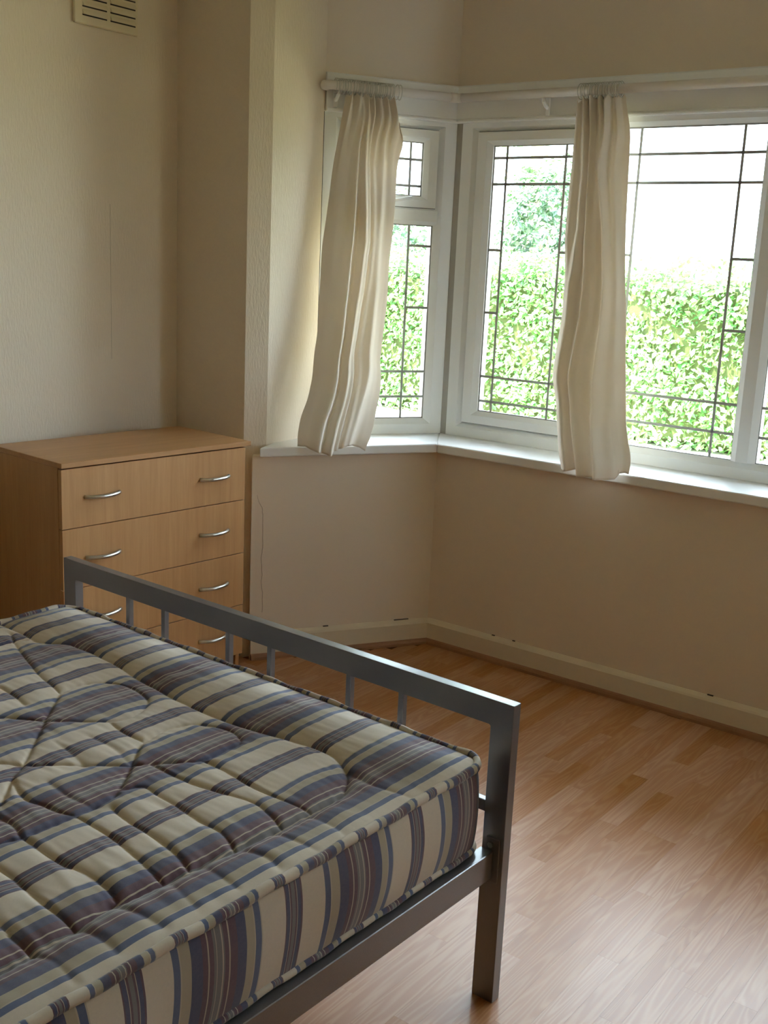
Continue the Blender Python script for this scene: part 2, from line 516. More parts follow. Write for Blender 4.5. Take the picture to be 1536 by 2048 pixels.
# sills
def sill(name, a0, a1, b1, b0, label):
    poly = [a0, a1, b1, b0]
    o = MB().prism(poly, ZS - 0.034, ZS).build(name, M['sill'])
    bv = o.modifiers.new('round', 'BEVEL'); bv.width = 0.005; bv.segments = 3; bv.limit_method = 'ANGLE'
    return struct(o, label, 'window sill')
tl = (YB - EC.y) / e.y
g = 0.0006
sill('trim_1', Ept(tl, 0), (EC.x - g, EC.y), (ecorner(0.31)[0] - g, ecorner(0.31)[1]), Ept(-0.45, 0.31), 'white window sill below the angled bay window')
sill('trim_2', (EC.x, EC.y), (2 * XC - EC.x, EC.y), mir([ecorner(0.31)])[0], ecorner(0.31), 'long white window sill below the wide bay window')
sill('trim_3', mir([Ept(tl, 0)])[0], (2 * XC - EC.x + g, EC.y), (mir([ecorner(0.31)])[0][0] + g, ecorner(0.31)[1]), mir([Ept(-0.45, 0.31)])[0], 'white sill below the right angled window, outside the picture')

# fascia boards over the windows
def fascia(name, p0, p1, label):
    prof = [(DF + 0.03, 1.966), (DF - 0.020, 1.966), (DF - 0.022, 1.971), (DF - 0.020, 1.976), (DF - 0.012, 1.980), (DF - 0.012, 2.093), (DF - 0.008, 2.098), (DF + 0.03, 2.100)]
    o = MB().quadloops([[(*p0(d), z) for d, z in prof], [(*p1(d), z) for d, z in prof]], True, True).build(name, M['white_gloss'])
    return struct(o, label, 'trim board')
fascia('trim_4', lambda d: Ept(-0.403, d), ecorner, 'white fascia board over the angled bay window behind the curtain pole')
fascia('trim_5', ecorner, mc, 'white fascia board over the wide bay window behind the curtain pole')
fascia('trim_6', mc, lambda d: mir([Ept(-0.403, d)])[0], 'white fascia over the right angled window, outside the picture')

# ------------------------------------------------------------------ windows (local x along the wall, y outwards, z up from the sill)
def bar_frame(mb, o, i, y0=0.0, depth=0.062, bev=0.35, dip=0.016):
    """o, i = (x0,x1,z0,z1) outer and inner rectangles; flat front face then a slope down to the inner edge"""
    b = tuple(o[k] + (i[k] - o[k]) * (1 - bev) for k in range(4))
    mb.rect_loops([(*o, y0 + depth), (*o, y0), (*b, y0), (*i, y0 + dip), (*i, y0 + depth), (*o, y0 + depth)])
    return mb
def pane_and_leads(root, r, verts, fulls, shorts, y):
    x0, x1, z0, z1 = r
    p = MB().box(x0 - 0.004, x1 + 0.004, y, y + 0.005, z0 - 0.004, z1 + 0.004).build('pane', M['glass'], root)
    MB().rect_loops([(x0 - .001, x1 + .001, z0 - .001, z1 + .001, y - 0.006), (x0 + .004, x1 - .004, z0 + .004, z1 - .004, y - 0.0005), (x0 - .001, x1 + .001, z0 - .001, z1 + .001, y - 0.0005), (x0 - .001, x1 + .001, z0 - .001, z1 + .001, y - 0.006)]).build('glazing_seal', M['seal'], root)
    ld = lambda a, b, c, d: MB().box(a, b, y - 0.0035, y - 0.0005, c, d, 0.0012).build('lead_strip', M['lead'], root)
    hw = 0.0048
    for v in verts: ld(v - hw, v + hw, z0, z1)
    for zz in fulls: ld(x0, x1, zz - hw, zz + hw)
    for zz in shorts:
        if len(verts) == 2:
            ld(x0, verts[0], zz - hw, zz + hw); ld(verts[1], x1, zz - hw, zz + hw)
def hinge_gap(root, r, y):
    x0, x1, z0, z1 = r; t = 0.0028
    MB().rect_loops([(x0 - t, x1 + t, z0 - t, z1 + t, y), (x0 + t, x1 - t, z0 + t, z1 - t, y), (x0 + t, x1 - t, z0 + t, z1 - t, y + 0.004), (x0 - t, x1 + t, z0 - t, z1 + t, y + 0.004), (x0 - t, x1 + t, z0 - t, z1 + t, y)]).build('gasket', M['seal'], root)

def splay_window(name, flip, label):
    k = -1 if flip else 1
    base = EC + en * DF
    loc = (base.x, base.y, ZS) if not flip else (2 * XC - base.x, base.y, ZS)
    root = empty(name, loc, EA if not flip else -EA)
    Z = lambda z: z - ZS
    def R(x0, x1, z0, z1): return (x0, x1, Z(z0), Z(z1)) if not flip else (-x1, -x0, Z(z0), Z(z1))
    V = lambda vs: sorted(k * v for v in vs)
    bar_frame(MB(), R(-0.405, 0.122, ZS + 0.001, 1.976), R(-0.335, 0.049, 0.8535, 1.936)).build('frame', M['upvc'], root)
    a = R(-0.345, 0.059, 1.592, 1.658)
    MB().quadloops([[(a[0], y, z) for y, z in ((0.06, a[2]), (0.014, a[2]), (0.0, a[2] + 0.014), (0.0, a[3] - 0.012), (0.010, a[3]), (0.06, a[3]))],
                    [(a[1], y, z) for y, z in ((0.06, a[2]), (0.014, a[2]), (0.0, a[2] + 0.014), (0.0, a[3] - 0.012), (0.010, a[3]), (0.06, a[3]))]], True, True).build('transom', M['upvc'], root)
    so = R(-0.333, 0.047, 1.655, 1.934)
    sash = bar_frame(MB(), so, R(-0.282, -0.006, 1.696, 1.8905), -0.004, 0.05, 0.35, 0.014).build('sash', M['upvc'], root)
    hinge_gap(root, so, 0.0045)
    pane_and_leads(sash, R(-0.282, -0.006, 1.696, 1.8905), V((-0.232, -0.056)), [Z(1.8273), Z(1.7325)], [], 0.018)
    g_ = R(-0.4085, -0.4055, ZS + 0.002, 1.965)
    MB().box(g_[0], g_[1], -0.003, 0.02, g_[2], g_[3]).build('side_gap_shade', M['dark'], root)  # dark strip paints in the shade of the gap between reveal and frame
    h = R(-0.16, -0.06, 1.668, 1.68)
    hb = MB().box(h[0], h[0] + 0.030, -0.016, -0.004, h[2] - 0.004, h[3] + 0.004, 0.003).build('handle', M['white_gloss'], sash)
    hl = MB().tube([(h[0] + 0.015, -0.018, h[2] + .006), (h[0] + 0.02, -0.03, h[2] + .006), (h[0] + 0.05, -0.034, h[2] + .010), (h[0] + 0.095, -0.034, h[2] + .020)], 0.006, 8).build('handle_lever', M['white_gloss'], sash, True)
    pane_and_leads(root, R(-0.335, 0.049, 0.8535, 1.592), V((-0.238, -0.047)), [Z(1.037), Z(0.939)], [Z(1.515), Z(1.283)], 0.022)
    return struct(root, label, 'window')
splay_window('window_1', False, 'angled bay window with leaded panes and small top vent')
splay_window('window_3', True, 'right angled bay window with leaded panes, outside the picture')

w2 = empty('window_2', (XC, YF, ZS))
struct(w2, 'wide white framed bay window with leaded panes facing the hedge', 'window')
Z = lambda z: z - ZS
bar_frame(MB(), (-2.415 - XC, 2.415 + XC, 0.001, Z(1.976)), (-2.345 - XC, 2.345 + XC, Z(0.852), Z(1.9335))).build('frame', M['upvc'], w2)
for c in (-0.592, 0.0, 0.592):
    pr = [(c - 0.041, 0.06), (c - 0.041, 0.016), (c - 0.020, 0.001), (c + 0.020, 0.001), (c + 0.041, 0.016), (c + 0.041, 0.06)]
    z0, z1 = Z(0.852), Z(1.9335)
    lo = [(px, py, z0 - (0.0 if py > 0.002 else 0.0)) for px, py in pr]
    mb = MB().quadloops([lo, [(px, py, z1) for px, py in pr]], True, True)
    # pointed weld of the mullion into the bottom rail
    mb.v.extend([(c - 0.020, 0.0008, z0), (c + 0.020, 0.0008, z0), (c, 0.0008, z0 - 0.030), (c - 0.020, 0.004, z0), (c + 0.020, 0.004, z0), (c, 0.004, z0 - 0.030)])
    mb.build('mullion', M['upvc'], w2)
for sg in (-1, 1):
    def R2(x0, x1, z0, z1):
        a, b = x0 - XC, x1 - XC
        return (a, b, Z(z0), Z(z1)) if sg < 0 else (-b, -a, Z(z0), Z(z1))
    V2 = lambda vs: sorted((v - XC) * (1 if sg < 0 else -1) for v in vs)
    so = R2(-2.343, -1.862, 0.8535, 1.9325); si = R2(-2.282, -1.923, 0.901, 1.8855)
    sash = bar_frame(MB(), so, si, -0.002, 0.055, 0.35, 0.014).build('sash', M['upvc'], w2)
    hinge_gap(w2, so, 0.0075)
    pane_and_leads(sash, si, V2((-2.2245, -1.981)), [Z(1.842), Z(1.749), Z(1.0370), Z(0.942)], [Z(1.511), Z(1.279)], 0.020)
    MB().box(so[1] - 0.035 if sg < 0 else so[0] + 0.010, so[1] - 0.010 if sg < 0 else so[0] + 0.035, -0.012, -0.002, Z(1.30), Z(1.42), 0.003).build('handle', M['white_gloss'], sash)
    pane_and_leads(w2, R2(-1.779, -1.268, 0.851, 1.9325), V2((-1.701, -1.345)), [Z(1.845), Z(1.752), Z(1.0383), Z(0.940)], [Z(1.5108), Z(1.280)], 0.022)
# corner posts filling the angle between the window frames
for k in (1, -1):
    a = Ept(0.122, DF + 0.003); b = (-2.415, YF + 0.003)
    poly = [a, b, (-2.415, YF + 0.06), (-2.50, YF + 0.10), Ept(0.122, DF + 0.06)]
    if k < 0: poly = mir(poly)
    MB().prism([(px - XC, py - YF) for px, py in poly], 0.001, Z(1.976)).build('corner_post', M['post_strip'], w2)

# ------------------------------------------------------------------ curtain pole and rings
ZP, RP, DP = 2.049, 0.0155, DF - 0.052
pole = empty('curtain_pole', (*ecorner(DP), ZP))
tag(pole, 'white curtain pole bent around the bay above the windows', 'curtain pole')
o0 = Vector((*ecorner(DP), ZP))
def PP(xy, z=ZP): return tuple(Vector((xy[0], xy[1], z)) - o0)
cpt = ecorner(DP)
def toward(p, q, d):
    v = Vector(q) - Vector(p); return tuple(Vector(p) + v.normalized() * d)
lend = Ept(-0.395, DP)
ret = [PP(Ept(-0.402, DF - 0.014)), PP(Ept(-0.416, DF - 0.022)), PP(Ept(-0.421, DF - 0.038)), PP(Ept(-0.412, DP + 0.002)), PP(lend)]
MB().tube(ret + [PP(toward(cpt, lend, 0.03))], RP, 14).build('pole_section', M['pole'], pole, True)
rc = mc(DP)
MB().tube([PP(toward(cpt, rc, 0.002)), PP(toward(rc, cpt, 0.002))], RP, 14).build('pole_section', M['pole'], pole, True)
MB().tube([PP(toward(cpt, lend, 0.031)), PP(toward(cpt, lend, 0.012)), PP(toward(cpt, rc, 0.004)), PP(toward(cpt, rc, 0.02))], RP + 0.0012, 14).build('corner_joint', M['pole'], pole, True)
rend = mir([lend])[0]
MB().tube([PP(toward(rc, rend, 0.002)), PP(rend)], RP, 14).build('pole_section', M['pole'], pole, True)
for (bx_, by_, rz) in ((*Ept(-0.372, DF - 0.014), EA), (-2.05, YF - 0.014, 0), (-0.9, YF - 0.014, 0)):
    bo = MB().box(-0.009, 0.009, -0.007, 0.0, -0.072, 0.012, 0.003).tube([(0, -0.004, -0.045), (0, -0.020, -0.040), (0, -0.036, -0.026), (0, -0.038, -0.016)], 0.007, 8).build('bracket', M['white_gloss'], pole)
    bo.location = Vector((bx_, by_, ZP)) - o0; bo.rotation_euler = (0, 0, rz)

def ring_mesh():
    mb = MB(); n, m = 20, 6; R_, r_ = 0.0255, 0.0014
    loops = []
    for i in range(n + 1):
        a = 2 * math.pi * i / n
        loops.append([(math.cos(2 * math.pi * j / m) * r_, math.cos(a) * (R_ + math.sin(2 * math.pi * j / m) * r_), math.sin(a) * (R_ + math.sin(2 * math.pi * j / m) * r_)) for j in range(m)])
    mb.quadloops(loops)
    return mb
_ring = None
def rings(root, pts, ang):
    global _ring
    for p in pts:
        if _ring is None:
            o = ring_mesh().build('curtain_ring', M['ring'], root, True); _ring = o
        else:
            o = _ring.copy(); COL.objects.link(o); o.parent = root
        o.location = Vector((p[0], p[1], ZP - 0.002)) - root.location
        o.rotation_euler = (random.uniform(-.1, .1), 0, ang + random.uniform(-0.12, 0.12))

# ------------------------------------------------------------------ curtains
DZ = [.76, .82, 1.0, 1.3, 1.8, 2.1]; DD = [.258, .245, .17, .11, .07, .058]
def smooth_tab(zs, tab):
    t = sorted((z, s) for s, z in tab)
    return np.interp(zs, [q[0] for q in t], [q[1] for q in t])
def curtain(name, P0, dv, nv, Ltab, Rtab, foldfn, zbot, ztop, label, twist):
    NU, NV = 200, 150
    u = np.linspace(0, 1, NU)[None, :]; v = np.linspace(0, 1, NV)[:, None]
    zb = zbot(u); zt = ztop(u)
    z = zt + (zb - zt) * v
    zz = np.linspace(0.7, 2.1, 400)
    ker = np.hanning(31); ker /= ker.sum()
    Ls = np.convolve(np.pad(smooth_tab(zz, Ltab), 15, 'edge'), ker, 'valid'); Rs = np.convolve(np.pad(smooth_tab(zz, Rtab), 15, 'edge'), ker, 'valid')
    zr = 2.03 + (0.785 - 2.03) * v + 0 * u
    Lz = np.interp(zr, zz, Ls); Rz = np.interp(zr, zz, Rs)
    d0 = np.interp(z, DZ, DD)
    amp, lat, dep = foldfn(u, (2.03 - z) / 1.25)
    s = Lz + (Rz - Lz) * np.clip(u + lat, -0.02, 1.02)
    d = d0 + dep
    floor_d = np.where(z < 0.80, 0.247, np.where(z < 0.86, 0.247 - (z - 0.80) * 1.6, 0.030))
    lay = twist(u)                                         # 1 where the hem lies back on the sill
    floor_d = np.where(lay > 0.5, 0.03, floor_d)
    z = np.where((lay > 0.5) & (z < ZS + 0.004), ZS + 0.004, z)
    d = np.maximum(d, floor_d)
    d = np.where((z > 1.985), np.clip(d, 0.03, 0.085), d)
    X = P0[0] + dv[0] * s - nv[0] * d; Y = P0[1] + dv[1] * s - nv[1] * d
    V = np.stack([X, Y, z + 0 * X], -1).reshape(-1, 3)
    root = empty(name, (float(V[:, 0].mean()), float(V[:, 1].mean()), ZS))
    V = V - np.array(root.location)
    idx = np.arange(NU * NV).reshape(NV, NU)
    F = np.stack([idx[:-1, :-1], idx[1:, :-1], idx[1:, 1:], idx[:-1, 1:]], -1).reshape(-1, 4)
    o = raw_mesh('drape', V, F, M['curtain'], root)
    uvl = o.data.uv_layers.new(name='cloth')
    uv = np.stack([np.broadcast_to(u * 1.1, (NV, NU)), np.broadcast_to(v * 1.25, (NV, NU))], -1).reshape(-1, 2)[F.ravel()]
    uvl.data.foreach_set('uv', uv.ravel())
    sd = o.modifiers.new('cloth', 'SOLIDIFY'); sd.thickness = 0.0016; sd.offset = 0
    tag(root, label, 'curtain')
    return root

def tri(x):                      # rounded triangular wave
    return np.sin(x) * (1.15 - 0.15 * np.abs(np.sin(x)))
def warp(u, knots):
    return np.interp(u, np.linspace(0, 1, len(knots)), knots)
def smooth(a, b, x):
    t = np.clip((x - a) / (b - a), 0, 1); return t * t * (3 - 2 * t)

def tracks(u, q, qs, rows, seed):
    """pleats: each row is (height, width, centres down the drop); crests are sharper than the hollows"""
    dep = 0 * u * q
    for k, (hh, ww, cs) in enumerate(rows):
        c_ = np.interp(q, qs, cs)
        x_ = (u - c_) / (ww * (1.0 + 0.6 * q))
        x_ = np.where(x_ > 0, x_ * (1.25 if k % 2 else 0.8), x_ * (0.8 if k % 2 else 1.25))
        dep = dep + hh * (0.85 + 0.55 * q) * np.exp(-np.abs(x_) ** 1.9)
    r = np.random.default_rng(seed)
    for k in range(6):
        a_, b_, p_ = r.uniform(6, 20), r.uniform(2, 9), r.uniform(0, 6.28)
        dep = dep + 0.0009 * (0.4 + q) * np.sin(a_ * u + b_ * q + p_)
    return dep
def fold1(u, q):                 # left curtain: pleats fan out to the left, smoother leading edge on the right
    dep = tracks(u, q, [0, .19, .41, .72, .91], [
        (.018, .120, (.10, .14, .16, .14, .12)), (.030, .050, (.26, .33, .38, .30, .26)), (.036, .038, (.36, .44, .56, .44, .42)),
        (.024, .030, (.46, .52, .64, .53, .54)), (.012, .030, (.58, .61, .71, .63, .63)), (.016, .060, (.70, .76, .80, .78, .74)), (.012, .090, (.90, .93, .94, .91, .92))], 4)
    dep = dep + 0.012 * np.exp(-(q / 0.10) ** 1.5) * np.sin(2 * np.pi * 7.3 * u - 1.2)
    dep = dep - 0.012 - 0.022 * smooth(.76, .95, u) * smooth(0.1, 0.5, q) * (1 - smooth(.8, 1., q))
    lat = 0 * u * q
    return 0, lat, dep
def zt1(u): return 2.030 - 0.012 * np.sin(2 * np.pi * u * 6.3) ** 2 - 0.075 * smooth(.86, 1.0, u)
def zb1(u): return np.interp(u, [0, .10, .16, .30, .44, .50, .60, .72, .80, .92, 1.0], [.799, .799, .790, .776, .768, .783, .787, .797, .797, .789, .776])
TAB1L = [(-0.3417, 2.0193), (-0.3502, 1.9765), (-0.388, 1.7782), (-0.4112, 1.6045), (-0.4293, 1.482), (-0.436, 1.3414), (-0.4495, 1.1775), (-0.4653, 1.1051), (-0.4761, 1.0135), (-0.4998, 0.9413), (-0.5316, 0.8889), (-0.5539, 0.813)]
TAB1R = [(-0.1423, 2.0293), (-0.1167, 1.9629), (-0.1415, 1.8742), (-0.1455, 1.7077), (-0.1532, 1.5834), (-0.1603, 1.5296), (-0.1671, 1.3426), (-0.1847, 1.2285), (-0.2026, 1.1075), (-0.1962, 1.0606), (-0.2093, 0.9904), (-0.2306, 0.9448), (-0.2537, 0.8753), (-0.3011, 0.7848)]
b1 = EC + en * DF
c1 = curtain('curtain', (b1.x, b1.y), e, en, TAB1L, TAB1R, fold1, zb1, zt1, 'cream curtain bunched at the left end of the pole over the angled window', lambda u: (u < 0.11) * 1.0 + 0 * u)
pts = [Ept(-0.385 + i * 0.0066, DP) for i in range(34)] + [Ept(-0.150, DP), Ept(-0.139, DP)]
rings(c1, pts, EA)

def fold2(u, q):                 # middle curtain: slim pleats on the left, one broad flap on the right
    dep = tracks(u, q, [0, .19, .35, .5, .75, .95], [
        (.012, .060, (.06, .08, .07, .06, .06, .05)), (.028, .045, (.20, .26, .27, .16, .15, .14)),
        (.032, .040, (.34, .38, .42, .40, .30, .34)), (.020, .090, (.50, .52, .55, .56, .48, .48)), (.042, .055, (.66, .58, .70, .74, .66, .62)), (.020, .060, (.84, .78, .88, .90, .86, .80))], 9)
    dep = dep + 0.010 * np.exp(-(q / 0.10) ** 1.5) * np.sin(2 * np.pi * 6.2 * u + 0.8) * (1 - smooth(.5, .7, u))
    dep = dep - 0.016 + 0.018 * np.exp(-((q - 0.84) / 0.08) ** 2) * np.exp(-((u - 0.45) / 0.12) ** 2) - 0.014 * np.exp(-((q - 0.42) / 0.12) ** 2) * np.exp(-((u - 0.62) / 0.06) ** 2)
    lat = 0 * u * q
    return 0, lat, dep
def zt2(u): return 2.030 - 0.010 * np.sin(2 * np.pi * u * 5.7) ** 2 - 0.012 * smooth(.0, .2, .2 - u) + 0 * u
def zb2(u): return np.interp(u, [0, .10, .22, .27, .34, .70, .84, .88, .94, 1.0], [.783, .781, .789, .790, .772, .774, .778, .797, .800, .798])
TAB2L = [(-1.9151, 2.0353), (-1.9166, 1.8715), (-1.9141, 1.6712), (-1.9095, 1.5646), (-1.8923, 1.451), (-1.8837, 1.2741), (-1.8827, 1.1442), (-1.8793, 1.0871), (-1.8281, 0.9561), (-1.7876, 0.8563), (-1.7529, 0.783)]
TAB2R = [(-1.742, 2.0268), (-1.7101, 1.9194), (-1.7, 1.7702), (-1.6861, 1.6044), (-1.6697, 1.4601), (-1.6256, 1.1885), (-1.582, 0.9715), (-1.5478, 0.8878), (-1.5169, 0.8322)]
c2 = curtain('curtain', (0.0, YF), (1.0, 0.0), (0.0, 1.0), TAB2L, TAB2R, fold2, zb2, zt2, 'cream curtain hanging straight down in the middle of the wide window', lambda u: (u > 0.87) * 1.0 + 0 * u)
rings(c2, [(-1.905 + i * 0.0088, YF - 0.052) for i in range(18)], 0)

# ------------------------------------------------------------------ air vent on the left wall
vt = empty('air_vent', (XA, 2.487, 2.235))
tag(vt, 'cream louvred air vent high on the left wall', 'air vent')
def vp_(y0, y1, z0, z1): return y0 - 2.487, y1 - 2.487, z0 - 2.235, z1 - 2.235
y0, y1, z0, z1 = vp_(2.358, 2.616, 2.146, 2.326)
MB().box(0.0, 0.012, y0, y1, z0, z1, 0.003).build('plate', M['vent'], vt)
for cy0, cy1 in ((2.389, 2.486), (2.500, 2.604)):
    for i in range(6):
        zl = 2.1725 + i * 0.0255
        y0, y1, z0, z1 = vp_(cy0, cy1, zl, zl + 0.0195)
        MB().box(0.0105, 0.0125, y0, y1, z0 - 0.001, z0 + 0.0045).build('slot', M['dark'], vt)
        pf = [(0.0115, z0 + 0.0035), (0.0205, z0 + 0.0015), (0.0205, z0 + 0.0035), (0.0115, z1)]
        MB().quadloops([[(px, y0, pz) for px, pz in pf], [(px, y1, pz) for px, pz in pf]], True, True).build('louvre', M['vent'], vt)

# ------------------------------------------------------------------ chest of drawers (local x = outwards through the drawer fronts, y along the front)
ang = math.radians(-4.5)
ux = Vector((math.cos(ang), math.sin(ang), 0)); uy = Vector((-math.sin(ang), math.cos(ang), 0))
FLc = Vector((-2.6351, 1.951, 0))
CD, CW = 0.388, 0.709
cc = FLc - ux * (CD / 2) + uy * (CW / 2)
ch = empty('chest_of_drawers', (cc.x, cc.y, 0), ang)
tag(ch, 'beech veneer chest of four drawers standing in the corner', 'chest of drawers')
fx, hw = CD / 2, CW / 2
ZT = 0.84
MB().box(-fx, fx + 0.002, -hw - 0.001, hw + 0.021, ZT - 0.0155, ZT, 0.0012).build('top_board', M['beech_h'], ch)
for s_ in (-1, 1):
    a = -hw if s_ < 0 else hw - 0.016
    MB().box(-fx + 0.004, fx - 0.020, a, a + 0.016, 0.0, ZT - 0.0158, 0.0008).build('side_panel', M['beech_v'], ch)
MB().box(-fx + 0.004, -fx + 0.008, -hw + 0.016, hw - 0.016, 0.03, ZT - 0.016).build('back_panel', M['beech_v'], ch)
MB().box(fx - 0.055, fx - 0.040, -hw + 0.0163, hw - 0.0163, 0.0, 0.083).build('plinth', M['beech_v'], ch)
MB().box(-fx + 0.009, fx - 0.0215, -hw + 0.0165, hw - 0.0165, 0.084, ZT - 0.0165).build('carcass_inside', M['dark'], ch)
zl = [0.0840, 0.2655, 0.4525, 0.6395, 0.8215]
for i in range(4):
    d = MB().box(fx - 0.0185, fx - 0.002, -hw + 0.001, hw - 0.001, zl[i] + 0.0014, zl[i + 1] - 0.0014, 0.0004).build('drawer_front', M['beech_v'], ch)
    hz = (0.171, 0.3562, 0.5430, 0.7302)[i]
    for ya in (0.080, 0.515):
        pth = []; rad = []
        for k in range(15):
            t = k / 14
            b = math.sin(math.pi * t) ** 0.7 * 0.024
            pth.append((fx - 0.003 + b, -hw + ya + 0.122 * t, hz)); rad.append(0.0062 if 0 < k < 14 else 0.0064)
        MB().tube(pth, 0.006, 10, radii=rad).build('handle', M['satin'], d, True)

# ------------------------------------------------------------------ bed frame (local: origin at the right foot post, x across the bed to the right, y towards the window)
BZ = -0.0275
bed = empty('bed_frame', (-0.9665, 1.7267, 0), BZ)
tag(bed, 'silver grey metal double bed frame with barred footboard', 'bed frame')
XR, XL = 0.0055, -1.4165
PW, PD, TOP = 0.050, 0.025, 0.6445
mt = M['bed_metal']
# one welded tube: right leg, top bar and left leg, small fillets in the inner corners
fil = [(XL, 0.0), (XL, TOP), (XR, TOP), (XR, 0.0), (XR - PW, 0.0), (XR - PW, TOP - 0.0560), (XR - PW - 0.0015, TOP - 0.0532), (XR - PW - 0.0045, TOP - 0.0520), (XL + PW + 0.0045, TOP - 0.0520), (XL + PW + 0.0015, TOP - 0.0532), (XL + PW, TOP - 0.0560), (XL + PW, 0.0)]
fo = MB().quadloops([[(px, 0.0, pz) for px, pz in fil], [(px, PD, pz) for px, pz in fil]], True, True).build('footboard_frame', mt, bed)
bv = fo.modifiers.new('edge', 'BEVEL'); bv.width = 0.0011; bv.segments = 2; bv.limit_method = 'ANGLE'; bv.angle_limit = math.radians(50)
for xs in (0.2565, 0.3936, 0.6246, 0.7614, 0.9990, 1.1417):
    MB().box(XL + xs, XL + xs + 0.0140, 0.004, 0.018, 0.432, TOP - 0.0518, 0.001).build('bar', mt, bed)
MB().box(XL + PW - 0.001, XR - PW + 0.001, 0.0015, 0.0165, 0.408, 0.4325, 0.001).build('middle_rail', mt, bed)
MB().box(XL + PW - 0.001, XR - PW + 0.001, 0.0015, 0.0165, 0.246, 0.272, 0.001).build('lower_rail', mt, bed)
for s_ in (1, -1):
    xo = -0.0150 if s_ > 0 else (XL + XR) + 0.0150
    MB().box(min(xo, xo - s_ * 0.030), max(xo, xo - s_ * 0.030), -1.935, -0.004, 0.275, 0.335, 0.0015).build('side_rail', mt, bed)
    bp = MB().box(min(xo + s_ * 0.013, xo - s_ * 0.018), max(xo + s_ * 0.013, xo - s_ * 0.018), -0.0042, -0.0002, 0.268, 0.362, 0.001).build('bracket_plate', mt, bed)
    MB().tube([(xo - s_ * 0.006, -0.0040, 0.348), (xo - s_ * 0.006, -0.0090, 0.348)], 0.0065, 6).build('bolt', M['satin'], bp)
for k in range(12):
    MB().box(XL + 0.047, -0.046, -1.88 + k * 0.155, -1.81 + k * 0.155, 0.316, 0.334, 0.001).build('base_slat', M['slat_wood'], bed)
for a in (XL, XR - PW):
    MB().box(a, a + PW, -1.955, -1.936, 0.0, 0.95, 0.002).build('leg', mt, bed)
MB().box(XL + PW, XR - PW, -1.955, -1.936, 0.90, 0.95, 0.002).build('headboard_bar', mt, bed)
MB().box(XL + PW, XR - PW, -1.952, -1.939, 0.43, 0.455, 0.001).build('headboard_rail', mt, bed)
for k in range(6):
    MB().box(XL + 0.22 + k * 0.19, XL + 0.234 + k * 0.19, -1.952, -1.939, 0.455, 0.90, 0.001).build('bar', mt, bed)

